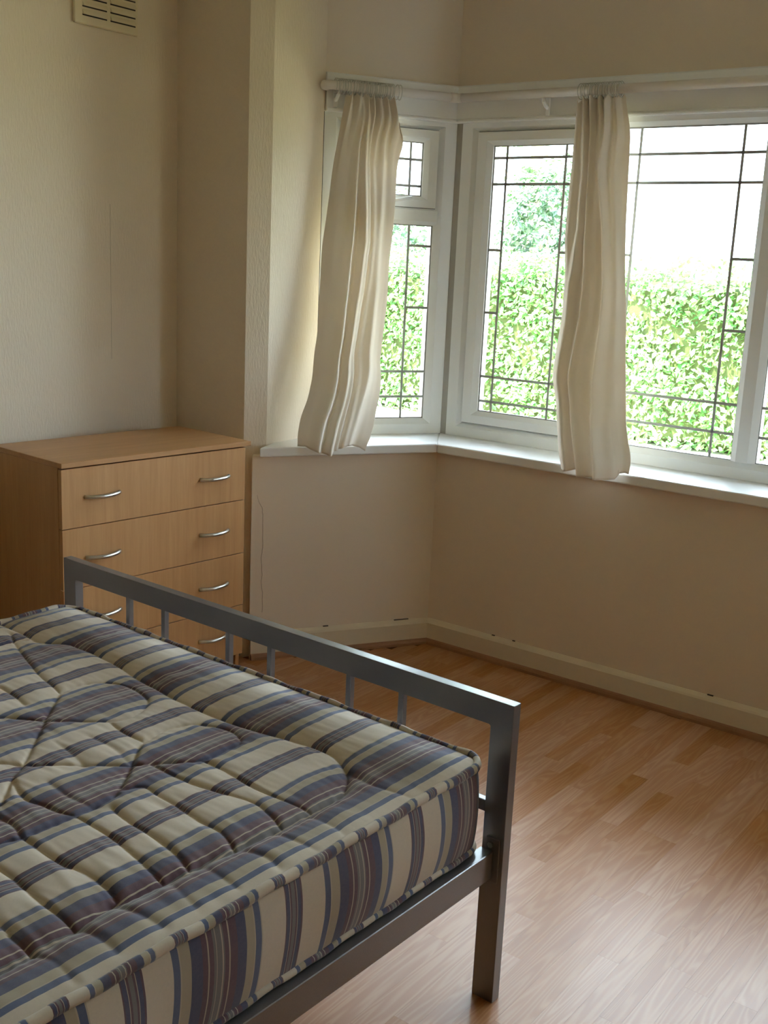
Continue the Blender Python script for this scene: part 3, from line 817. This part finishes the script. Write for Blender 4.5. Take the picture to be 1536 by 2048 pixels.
# ------------------------------------------------------------------ mattress (same local axes as the bed)
Q = {
'foot': [(-1.381, -0.217), (-1.342, -0.22), (-1.261, -0.221), (-1.196, -0.229), (-1.16, -0.205), (-1.123, -0.184), (-1.055, -0.182), (-0.983, -0.187), (-0.909, -0.197), (-0.863, -0.208), (-0.8, -0.214), (-0.721, -0.225), (-0.652, -0.23), (-0.591, -0.231), (-0.504, -0.228), (-0.435, -0.215), (-0.38, -0.204), (-0.311, -0.196), (-0.266, -0.2), (-0.224, -0.222), (-0.19, -0.249), (-0.163, -0.288), (-0.152, -0.312), (-0.148, -0.395), (-0.148, -0.47), (-0.154, -0.543), (-0.154, -0.57), (-0.162, -0.626), (-0.16, -0.665), (-0.165, -0.71), (-0.169, -0.778), (-0.175, -0.8), (-0.164, -0.871), (-0.158, -0.943), (-0.156, -0.993), (-0.16, -1.1), (-0.15, -1.3), (-0.16, -1.5), (-0.2, -1.62), (-0.4, -1.66), (-0.8, -1.65), (-1.15, -1.66), (-1.24, -1.58), (-1.25, -1.2), (-1.24, -0.8), (-1.25, -0.4), (-1.23, -0.24)],
'pet1': [(-0.882, -0.39), (-0.893, -0.349), (-0.884, -0.308), (-0.856, -0.274), (-0.808, -0.263), (-0.761, -0.268), (-0.719, -0.286), (-0.693, -0.32), (-0.68, -0.364), (-0.688, -0.397), (-0.717, -0.432), (-0.751, -0.46), (-0.786, -0.494), (-0.836, -0.524), (-0.863, -0.545)],
'spine': [(-0.882, -0.39), (-0.835, -0.442), (-0.787, -0.492), (-0.736, -0.543), (-0.698, -0.581), (-0.649, -0.632), (-0.618, -0.674), (-0.554, -0.736), (-0.545, -0.747)],
'c1': [(-0.884, -0.389), (-0.921, -0.377), (-1.008, -0.356), (-1.165, -0.302), (-1.286, -0.249)],
'c2': [(-1.0, -0.458), (-0.937, -0.462), (-0.884, -0.474)],
'pet2': [(-0.569, -0.42), (-0.572, -0.401), (-0.581, -0.35), (-0.564, -0.297), (-0.525, -0.273), (-0.487, -0.266), (-0.452, -0.275), (-0.43, -0.295), (-0.429, -0.327), (-0.426, -0.364), (-0.429, -0.394), (-0.457, -0.433), (-0.487, -0.471), (-0.509, -0.5), (-0.551, -0.541), (-0.594, -0.581), (-0.646, -0.634), (-0.685, -0.658)],
'sp2': [(-0.572, -0.414), (-0.559, -0.436), (-0.523, -0.479), (-0.481, -0.528), (-0.443, -0.577), (-0.43, -0.601)],
'f': [(-0.691, -0.406), (-0.659, -0.413), (-0.611, -0.419), (-0.567, -0.418)],
'g': [(-0.429, -0.394), (-0.384, -0.393), (-0.342, -0.396), (-0.295, -0.402), (-0.248, -0.403), (-0.217, -0.402), (-0.174, -0.396), (-0.149, -0.394)],
'h': [(-0.487, -0.471), (-0.459, -0.47), (-0.398, -0.47), (-0.355, -0.466), (-0.306, -0.456), (-0.242, -0.441), (-0.201, -0.451), (-0.15, -0.467)],
'i': [(-0.444, -0.576), (-0.424, -0.537), (-0.378, -0.541), (-0.331, -0.542), (-0.26, -0.551), (-0.21, -0.551), (-0.154, -0.57)],
'j': [(-0.403, -0.622), (-0.341, -0.633), (-0.277, -0.636), (-0.211, -0.646), (-0.163, -0.66)],
'k': [(-0.42, -0.684), (-0.381, -0.682), (-0.327, -0.684), (-0.265, -0.693), (-0.191, -0.707), (-0.166, -0.709)],
'l': [(-0.418, -0.782), (-0.375, -0.785), (-0.307, -0.785), (-0.288, -0.779), (-0.245, -0.777), (-0.199, -0.782), (-0.173, -0.789)],
'm': [(-0.45, -0.86), (-0.369, -0.858), (-0.313, -0.861), (-0.254, -0.867), (-0.221, -0.868), (-0.165, -0.87)],
'n': [(-0.42, -0.945), (-0.242, -0.939), (-0.207, -0.945), (-0.158, -0.943)],
'o': [(-0.599, -0.686), (-0.535, -0.705), (-0.493, -0.697), (-0.456, -0.692), (-0.423, -0.683)],
'p': [(-0.56, -0.775), (-0.506, -0.771), (-0.472, -0.769), (-0.425, -0.783)],
'q': [(-0.434, -0.587), (-0.428, -0.614), (-0.423, -0.683), (-0.425, -0.783), (-0.436, -0.816), (-0.45, -0.95), (-0.44, -1.1)],
}
SOFT = {
'r1': [(-0.175, -0.8), (-0.122, -0.792), (-0.069, -0.791)], 'r2': [(-0.158, -0.943), (-0.114, -0.938), (-0.062, -0.946)],
'r3': [(-0.156, -0.703), (-0.102, -0.72), (-0.074, -0.726)], 'r4': [(-0.138, -0.564), (-0.093, -0.559), (-0.061, -0.565)],
'r5': [(-0.144, -0.406), (-0.077, -0.412), (-0.045, -0.419)], 'r6': [(-0.202, -0.235), (-0.125, -0.25), (-0.051, -0.236)],
'r7': [(-0.158, -0.64), (-0.11, -0.645), (-0.065, -0.65)], 'r8': [(-0.15, -0.485), (-0.10, -0.49), (-0.055, -0.485)], 'r9': [(-0.165, -0.87), (-0.12, -0.865), (-0.07, -0.87)],
't1': [(-0.556, -0.645), (-0.479, -0.653), (-0.422, -0.643)], 't2': [(-0.658, -0.479), (-0.587, -0.479), (-0.508, -0.498)], 't3': [(-0.686, -0.539), (-0.609, -0.549), (-0.568, -0.556)],
'v1': [(-0.80, -0.20), (-0.80, -0.14), (-0.79, -0.08)], 'v2': [(-0.50, -0.22), (-0.51, -0.15), (-0.50, -0.09)], 'v3': [(-1.10, -0.18), (-1.10, -0.12), (-1.11, -0.07)], 'v4': [(-0.64, -0.22), (-0.65, -0.16), (-0.64, -0.10)],
}
# the quilting repeats towards the head, mostly outside the picture
for k in range(6):
    yy = -1.05 - k * 0.10
    Q['x%d' % k] = [(-0.44, yy), (-0.36, yy - 0.01), (-0.28, yy + 0.005), (-0.16, yy - 0.01)]
for k in range(5):
    Q['y%d' % k] = [(-1.24, -0.50 - k * 0.22), (-1.05, -0.56 - k * 0.22), (-0.86, -0.62 - k * 0.22), (-0.62, -0.86 - k * 0.2)]
MXL, MXR, MY0, MY1 = -1.385, -0.036, -1.925, -0.009
ZM0, ZM1 = 0.337, 0.521
NX, NY = 420, 600
gx = np.linspace(0, 1, NX); gy = np.linspace(0, 1, NY)
# denser near the foot (seen closest)
X = MXL + (MXR - MXL) * gx[None, :] + 0 * gy[:, None]
Y = MY0 + (MY1 - MY0) * (1 - (1 - gy) ** 1.35)[:, None] + 0 * gx[None, :]
def seg_dist(PX, PY, polys, cap=0.2):
    D = np.full(PX.shape, cap)
    for pl in polys:
        pl = np.array(pl)
        # refine with Catmull-Rom so that the stitching curves
        pp = np.vstack([2 * pl[0] - pl[1], pl, 2 * pl[-1] - pl[-2]]); out = []
        for i in range(1, len(pp) - 2):
            for t in (0, .34, .67):
                a, b, c, d = pp[i - 1], pp[i], pp[i + 1], pp[i + 2]
                out.append(0.5 * ((2 * b) + (c - a) * t + (2 * a - 5 * b + 4 * c - d) * t * t + (3 * b - a - 3 * c + d) * t ** 3))
        out.append(pl[-1]); out = np.array(out)
        for i in range(len(out) - 1):
            a, b = out[i], out[i + 1]; ab = b - a; L2 = ab @ ab + 1e-12
            lo = np.minimum(a, b) - cap; hi = np.maximum(a, b) + cap
            m = (PX > lo[0]) & (PX < hi[0]) & (PY > lo[1]) & (PY < hi[1])
            px, py = PX[m], PY[m]
            t = np.clip(((px - a[0]) * ab[0] + (py - a[1]) * ab[1]) / L2, 0, 1)
            D[m] = np.minimum(D[m], np.hypot(px - a[0] - t * ab[0], py - a[1] - t * ab[1]))
    return D
D1 = seg_dist(X, Y, list(Q.values()))
D2 = seg_dist(X, Y, list(SOFT.values()), 0.08)
de = np.minimum(np.minimum(X - MXL, MXR - X), np.minimum(Y - MY0, MY1 - Y))
DB = seg_dist(X, Y, [Q['foot']])
puff = -0.0030 * np.exp(-(D1 / 0.0035) ** 1.2) + 0.0040 * (1 - np.exp(-(D1 / 0.009) ** 1.0)) + 0.0032 * (1 - np.exp(-(D1 / 0.06) ** 2)) + 0.003 - 0.007 * np.exp(-(DB / 0.020) ** 1.3)
puff = puff - 0.0035 * np.exp(-(D2 / 0.008) ** 1.2)
def vnoise(PX, PY, fx_, fy_, seed):
    r = np.random.default_rng(seed); o = 0
    for k in range(7):
        a = r.uniform(0.5, 1.5, 2); p = r.uniform(0, 6.28, 2)
        o = o + np.sin(PX * fx_ * a[0] + p[0] + 1.7 * np.sin(PY * fy_ * 0.6 * a[1] + p[1])) * np.sin(PY * fy_ * a[1] + p[1] + 1.3 * np.sin(PX * fx_ * 0.5 + p[0]))
    return o / 7
puck = np.exp(-(D1 / 0.03)) * (D1 < 0.1)
Zt = ZM1 + puff + 0.0030 * vnoise(X, Y, 22, 60, 3) * np.clip(D1 / 0.02, 0, 1) + 0.0022 * vnoise(X, Y, 40, 130, 5) * (0.3 + puck)
Zt = Zt - 0.0008
edge = np.clip(de / 0.085, 0, 1)
Zt = ZM1 - 0.004 + (Zt - ZM1 + 0.004) * np.sqrt(1 - (1 - edge) ** 2)
# sagging middle of the long sides is negligible; rounded corners in plan
RC = 0.055
def round_corner(PX, PY):
    cx_, cy_, hx, hy = (MXL + MXR) / 2, (MY0 + MY1) / 2, (MXR - MXL) / 2, (MY1 - MY0) / 2
    qx, qy = PX - cx_, PY - cy_
    ax, ay = np.abs(qx) - (hx - RC), np.abs(qy) - (hy - RC)
    m = (ax > 0) & (ay > 0)
    p, q_ = np.clip(ax / RC, 0, 1), np.clip(ay / RC, 0, 1)
    nx, ny = p * np.sqrt(1 - q_ ** 2 / 2), q_ * np.sqrt(1 - p ** 2 / 2)
    qx = np.where(m, np.sign(qx) * (hx - RC + nx * RC), qx); qy = np.where(m, np.sign(qy) * (hy - RC + ny * RC), qy)
    return cx_ + qx, cy_ + qy
XX, YY = round_corner(X, Y)
V = np.stack([XX, YY, Zt], -1).reshape(-1, 3)
idx = np.arange(NX * NY).reshape(NY, NX)
F = np.stack([idx[:-1, :-1], idx[:-1, 1:], idx[1:, 1:], idx[1:, :-1]], -1).reshape(-1, 4)
mat_root = empty('mattress', (-0.9665, 1.7267, 0), BZ)
mat_root.location = Vector((-0.9665, 1.7267, 0)) + Matrix.Rotation(BZ, 3, 'Z') @ Vector(((MXL + MXR) / 2, (MY0 + MY1) / 2, ZM0))
tag(mat_root, 'striped quilted double mattress lying on the metal bed frame', 'mattress')
OFF = np.array([(MXL + MXR) / 2, (MY0 + MY1) / 2, ZM0])
top = raw_mesh('quilted_top', V - OFF, F, M['ticking'], mat_root)
def stripe_uv(o, u, Fx):
    l = o.data.uv_layers.new(name='stripe')
    uu = np.asarray(u).ravel()[np.asarray(Fx).ravel()]
    l.data.foreach_set('uv', np.stack([uu, uu * 0], -1).ravel())
stripe_uv(top, X, F)
# border: outline followed round the four sides
nb = 140
def outline(inset=0.0, n=nb):
    x0, x1, y0, y1, r = MXL + inset, MXR - inset, MY0 + inset, MY1 - inset, RC * 0.93
    P = []; U = []
    def side(a, b, m, coord):
        for i in range(m):
            t = i / m; p = (a[0] + (b[0] - a[0]) * t, a[1] + (b[1] - a[1]) * t); P.append(p); U.append(p[coord])
    def arc(c, a0, coord0):
        for i in range(10):
            a = a0 - i / 10 * math.pi / 2
            P.append((c[0] + r * math.cos(a), c[1] + r * math.sin(a)))
            U.append(None)
    # clockwise seen from above, starting on the foot side at the left
    side((x0 + r, y1), (x1 - r, y1), n, 0); arc((x1 - r, y1 - r), math.pi / 2, 0)
    side((x1, y1 - r), (x1, y0 + r), n, 1); arc((x1 - r, y0 + r), 0, 1)
    side((x1 - r, y0), (x0 + r, y0), n, 0); arc((x0 + r, y0 + r), -math.pi / 2, 0)
    side((x0, y0 + r), (x0, y1 - r), n, 1); arc((x0 + r, y1 - r), math.pi, 1)
    # continuous running coordinate so that the stripes march round the border
    S = [0.0]
    for i in range(1, len(P)): S.append(S[-1] + math.hypot(P[i][0] - P[i - 1][0], P[i][1] - P[i - 1][1]))
    return P, S
P, S = outline()
# running coordinate is phased so that a thin stripe sits 0.248 m from the foot on the right side
i0 = nb + 10
phase = -(S[i0] + 0.248 + MY1 - RC * 0.93)
Uu = [s + phase for s in S]
NR = 22; nP = len(P)
Vb = []; Ub = []
wobs = [0.0035 * math.sin(9 * s) + 0.0025 * math.sin(23 * s + 1) for s in S]
for j in range(NR + 1):
    t = j / NR
    z = ZM1 - 0.006 - (ZM1 - 0.012 - ZM0) * t
    bul = 0.013 * math.sin(math.pi * t) ** 0.6 - 0.004
    for i, (px, py) in enumerate(P):
        ax, ay = P[(i + 1) % nP][0] - P[i - 1][0], P[(i + 1) % nP][1] - P[i - 1][1]
        L = math.hypot(ax, ay); nx, ny = -ay / L, ax / L
        bb = bul + wobs[i] * math.sin(math.pi * t)
        if py > MY1 - 0.03: bb = min(bb, 0.006)
        Vb.append((px + nx * bb, py + ny * bb, z)); Ub.append(Uu[i] + 0.006 * math.sin(3 * t + 2 * i / nP))
Vb = np.array(Vb)
idb = np.arange((NR + 1) * nP).reshape(NR + 1, nP)
# close the seam with a duplicate column
Vb = np.concatenate([Vb.reshape(NR + 1, nP, 3), Vb.reshape(NR + 1, nP, 3)[:, :1]], 1)
Ubb = np.array(Ub).reshape(NR + 1, nP); Ubb = np.concatenate([Ubb, Ubb[:, -1:] - 0.01], 1)
m1 = nP + 1
idb = np.arange((NR + 1) * m1).reshape(NR + 1, m1)
Fb = np.stack([idb[:-1, :-1], idb[1:, :-1], idb[1:, 1:], idb[:-1, 1:]], -1).reshape(-1, 4)[:, ::-1]
side_o = raw_mesh('side_border', Vb.reshape(-1, 3) - OFF, Fb, M['ticking'], mat_root)
stripe_uv(side_o, Ubb, Fb)
# underside
Pb = [(px, py) for px, py in P]
MB().prism([(px - OFF[0], py - OFF[1]) for px, py in Pb[::4]], 0.001, 0.008).build('underside', M['ticking'], mat_root)
# piping along the upper and lower edges
def piping(z, r, inset, nm, sq=1.0):
    n = 8; VV = []; UU = []
    for i, (px, py) in enumerate(P + P[:1]):
        i %= nP
        ax, ay = P[(i + 1) % nP][0] - P[i - 1][0], P[(i + 1) % nP][1] - P[i - 1][1]
        L = math.hypot(ax, ay); nx, ny = -ay / L, ax / L
        right = (px > MXR - 0.02)
        wz = 0.0015 * math.sin(31 * S[i]) + 0.001 * math.sin(70 * S[i] + 2)
        for k in range(n):
            a = 2 * math.pi * k / n
            VV.append((px + nx * (-inset + r * math.cos(a)), py + ny * (-inset + r * math.cos(a)), z + wz + r * sq * math.sin(a)))
            UU.append(Uu[i] * 1.0 + 0.05)
    m = nP + 1; ID = np.arange(m * n).reshape(m, n); ID2 = np.roll(ID, -1, 1)
    FF = np.stack([ID[:-1], ID2[:-1], ID2[1:], ID[1:]], -1).reshape(-1, 4)
    o = raw_mesh(nm, np.array(VV) - OFF, FF, M['ticking'], mat_root)
    stripe_uv(o, np.array(UU) * 1.6, FF)
piping(ZM1 - 0.001, 0.0085, 0.003, 'piping', 1.15)
piping(ZM0 + 0.009, 0.0065, 0.0, 'piping')

# ------------------------------------------------------------------ garden outside
GZ = -0.12
gr = MB().box(-45, 40, 3.95, 8.3, GZ - 0.3, GZ).build('lawn', M['lawn']); struct(gr, 'sunlit lawn outside below the window', 'lawn')
gr = MB().box(-45, 40, 8.3, 70, GZ - 0.3, GZ - 0.001).build('gravel_path', M['paving']); struct(gr, 'pale sunlit ground in front of the hedge', 'ground')

def leaves(n, fn, size, mat, name, parent, seed):
    r = np.random.default_rng(seed)
    c, nrm = fn(n, r)
    nrm = nrm + r.normal(0, 0.55, (n, 3)); nrm /= np.linalg.norm(nrm, axis=1)[:, None]
    a = np.cross(nrm, r.normal(0, 1, (n, 3))); a /= np.linalg.norm(a, axis=1)[:, None]
    b = np.cross(nrm, a)
    s = size * r.uniform(0.6, 1.3, (n, 1))
    V = np.stack([c - a * s, c + b * s * 0.55 + nrm * s * 0.12, c + a * s, c - b * s * 0.55 + nrm * s * 0.12], 1).reshape(-1, 3)
    F = np.arange(n * 4).reshape(-1, 4)
    o = raw_mesh(name, V, F, mat, parent, False); o['kind'] = 'stuff'
    return o
HY, HT = 9.55, 1.50
hedge = empty('hedge', (-5.0, HY + 0.5, GZ))
tag(hedge, 'clipped green leafy hedge outside the bay window', 'hedge')
mb = MB()
hx = np.linspace(-13, 4, 60)
def wv(x): return 0.07 * math.sin(x * 2.1) + 0.05 * math.sin(x * 5.3 + 1)
L = []
for xq in hx:
    t = HT - 0.12 + wv(xq * 1.3) * 0.6
    L.append([(xq + 5.0, -0.36 + wv(xq), 0.10), (xq + 5.0, -0.38 + wv(xq), t - GZ - 0.1), (xq + 5.0, -0.22, t - GZ), (xq + 5.0, 0.5, t - GZ), (xq + 5.0, 0.6, 0.0), (xq + 5.0, -0.25, 0.0)])
mb.quadloops(L, True, True).build('hedge_core', M['hedge_core'], hedge)
def hedge_fn(n, r):
    x = r.uniform(-13, 4, n) ; topm = r.uniform(0, 1, n) < 0.16
    z = r.uniform(0.02, HT - GZ, n) ** 1.0
    bump = 0.07 * np.sin(x * 2.1) + 0.05 * np.sin(x * 5.3 + 1) + 0.05 * np.sin(z * 7 + x * 3)
    y = -0.46 + bump + np.abs(r.normal(0, 0.07, n))
    zt = HT - GZ + 0.04 * np.sin(x * 3) + r.normal(0, 0.05, n)
    z = np.where(topm, zt, np.minimum(z, zt)); y = np.where(topm, r.uniform(-0.42, 0.5, n), y)
    c = np.stack([x + 5.0, y, z], -1)
    nr = np.where(topm[:, None], np.array([[0, -0.2, 1.0]]), np.array([[0, -0.85, 0.55]]))
    return c, nr
leaves(52000, hedge_fn, 0.034, M['leaf'], 'hedge_leaves', hedge, 11)

def shrub(name, x, y, zc, rx, rz_, n, label, mat, seed, trunk_r, size=0.05):
    root = empty(name, (x, y, GZ))
    tag(root, label, 'tree')
    MB().tube([(0, 0, 0), (0.03, 0.0, (zc - GZ) * 0.4), (-0.02, 0.02, (zc - GZ) * 0.8), (0, 0, zc - GZ)], trunk_r, 10, radii=[trunk_r * 1.2, trunk_r, trunk_r * 0.9, trunk_r * 0.6]).build('trunk', M['bark'], root, True)
    def fn(n, r):
        d = r.normal(0, 1, (n, 3)); d /= np.linalg.norm(d, axis=1)[:, None]
        rad = r.uniform(0.45, 1.0, n) ** 0.5
        lump = 1 + 0.22 * np.sin(d[:, 0] * 5 + seed) * np.sin(d[:, 2] * 6) + 0.12 * np.sin(d[:, 1] * 11 + d[:, 2] * 9)
        c = d * (rad * lump)[:, None] * np.array([[rx, rx, rz_]]) + np.array([[0, 0, zc - GZ]])
        return c, d + np.array([[0, 0, 0.4]])
    leaves(n, fn, size, mat, 'leaves', root, seed)
shrub('garden_shrub', -7.35, 13.1, 1.95, 0.62, 0.85, 3200, 'dark green shrub, leaf colour darkened for shade, standing behind the hedge beside a pale trunk', M['leaf_shaded'], 21, 0.05)
shrub('garden_tree', -9.55, 16.5, 5.4, 2.4, 2.1, 9000, 'tall tree with a slim pale trunk beyond the hedge', M['leaf'], 22, 0.11, 0.06)
shrub('garden_shrub', -9.7, 13.2, 1.75, 0.9, 0.65, 2600, 'dark green shrub, leaf colour darkened for shade, behind the hedge seen through the angled window', M['leaf_shaded'], 23, 0.05)
print('PLANKS', np_)
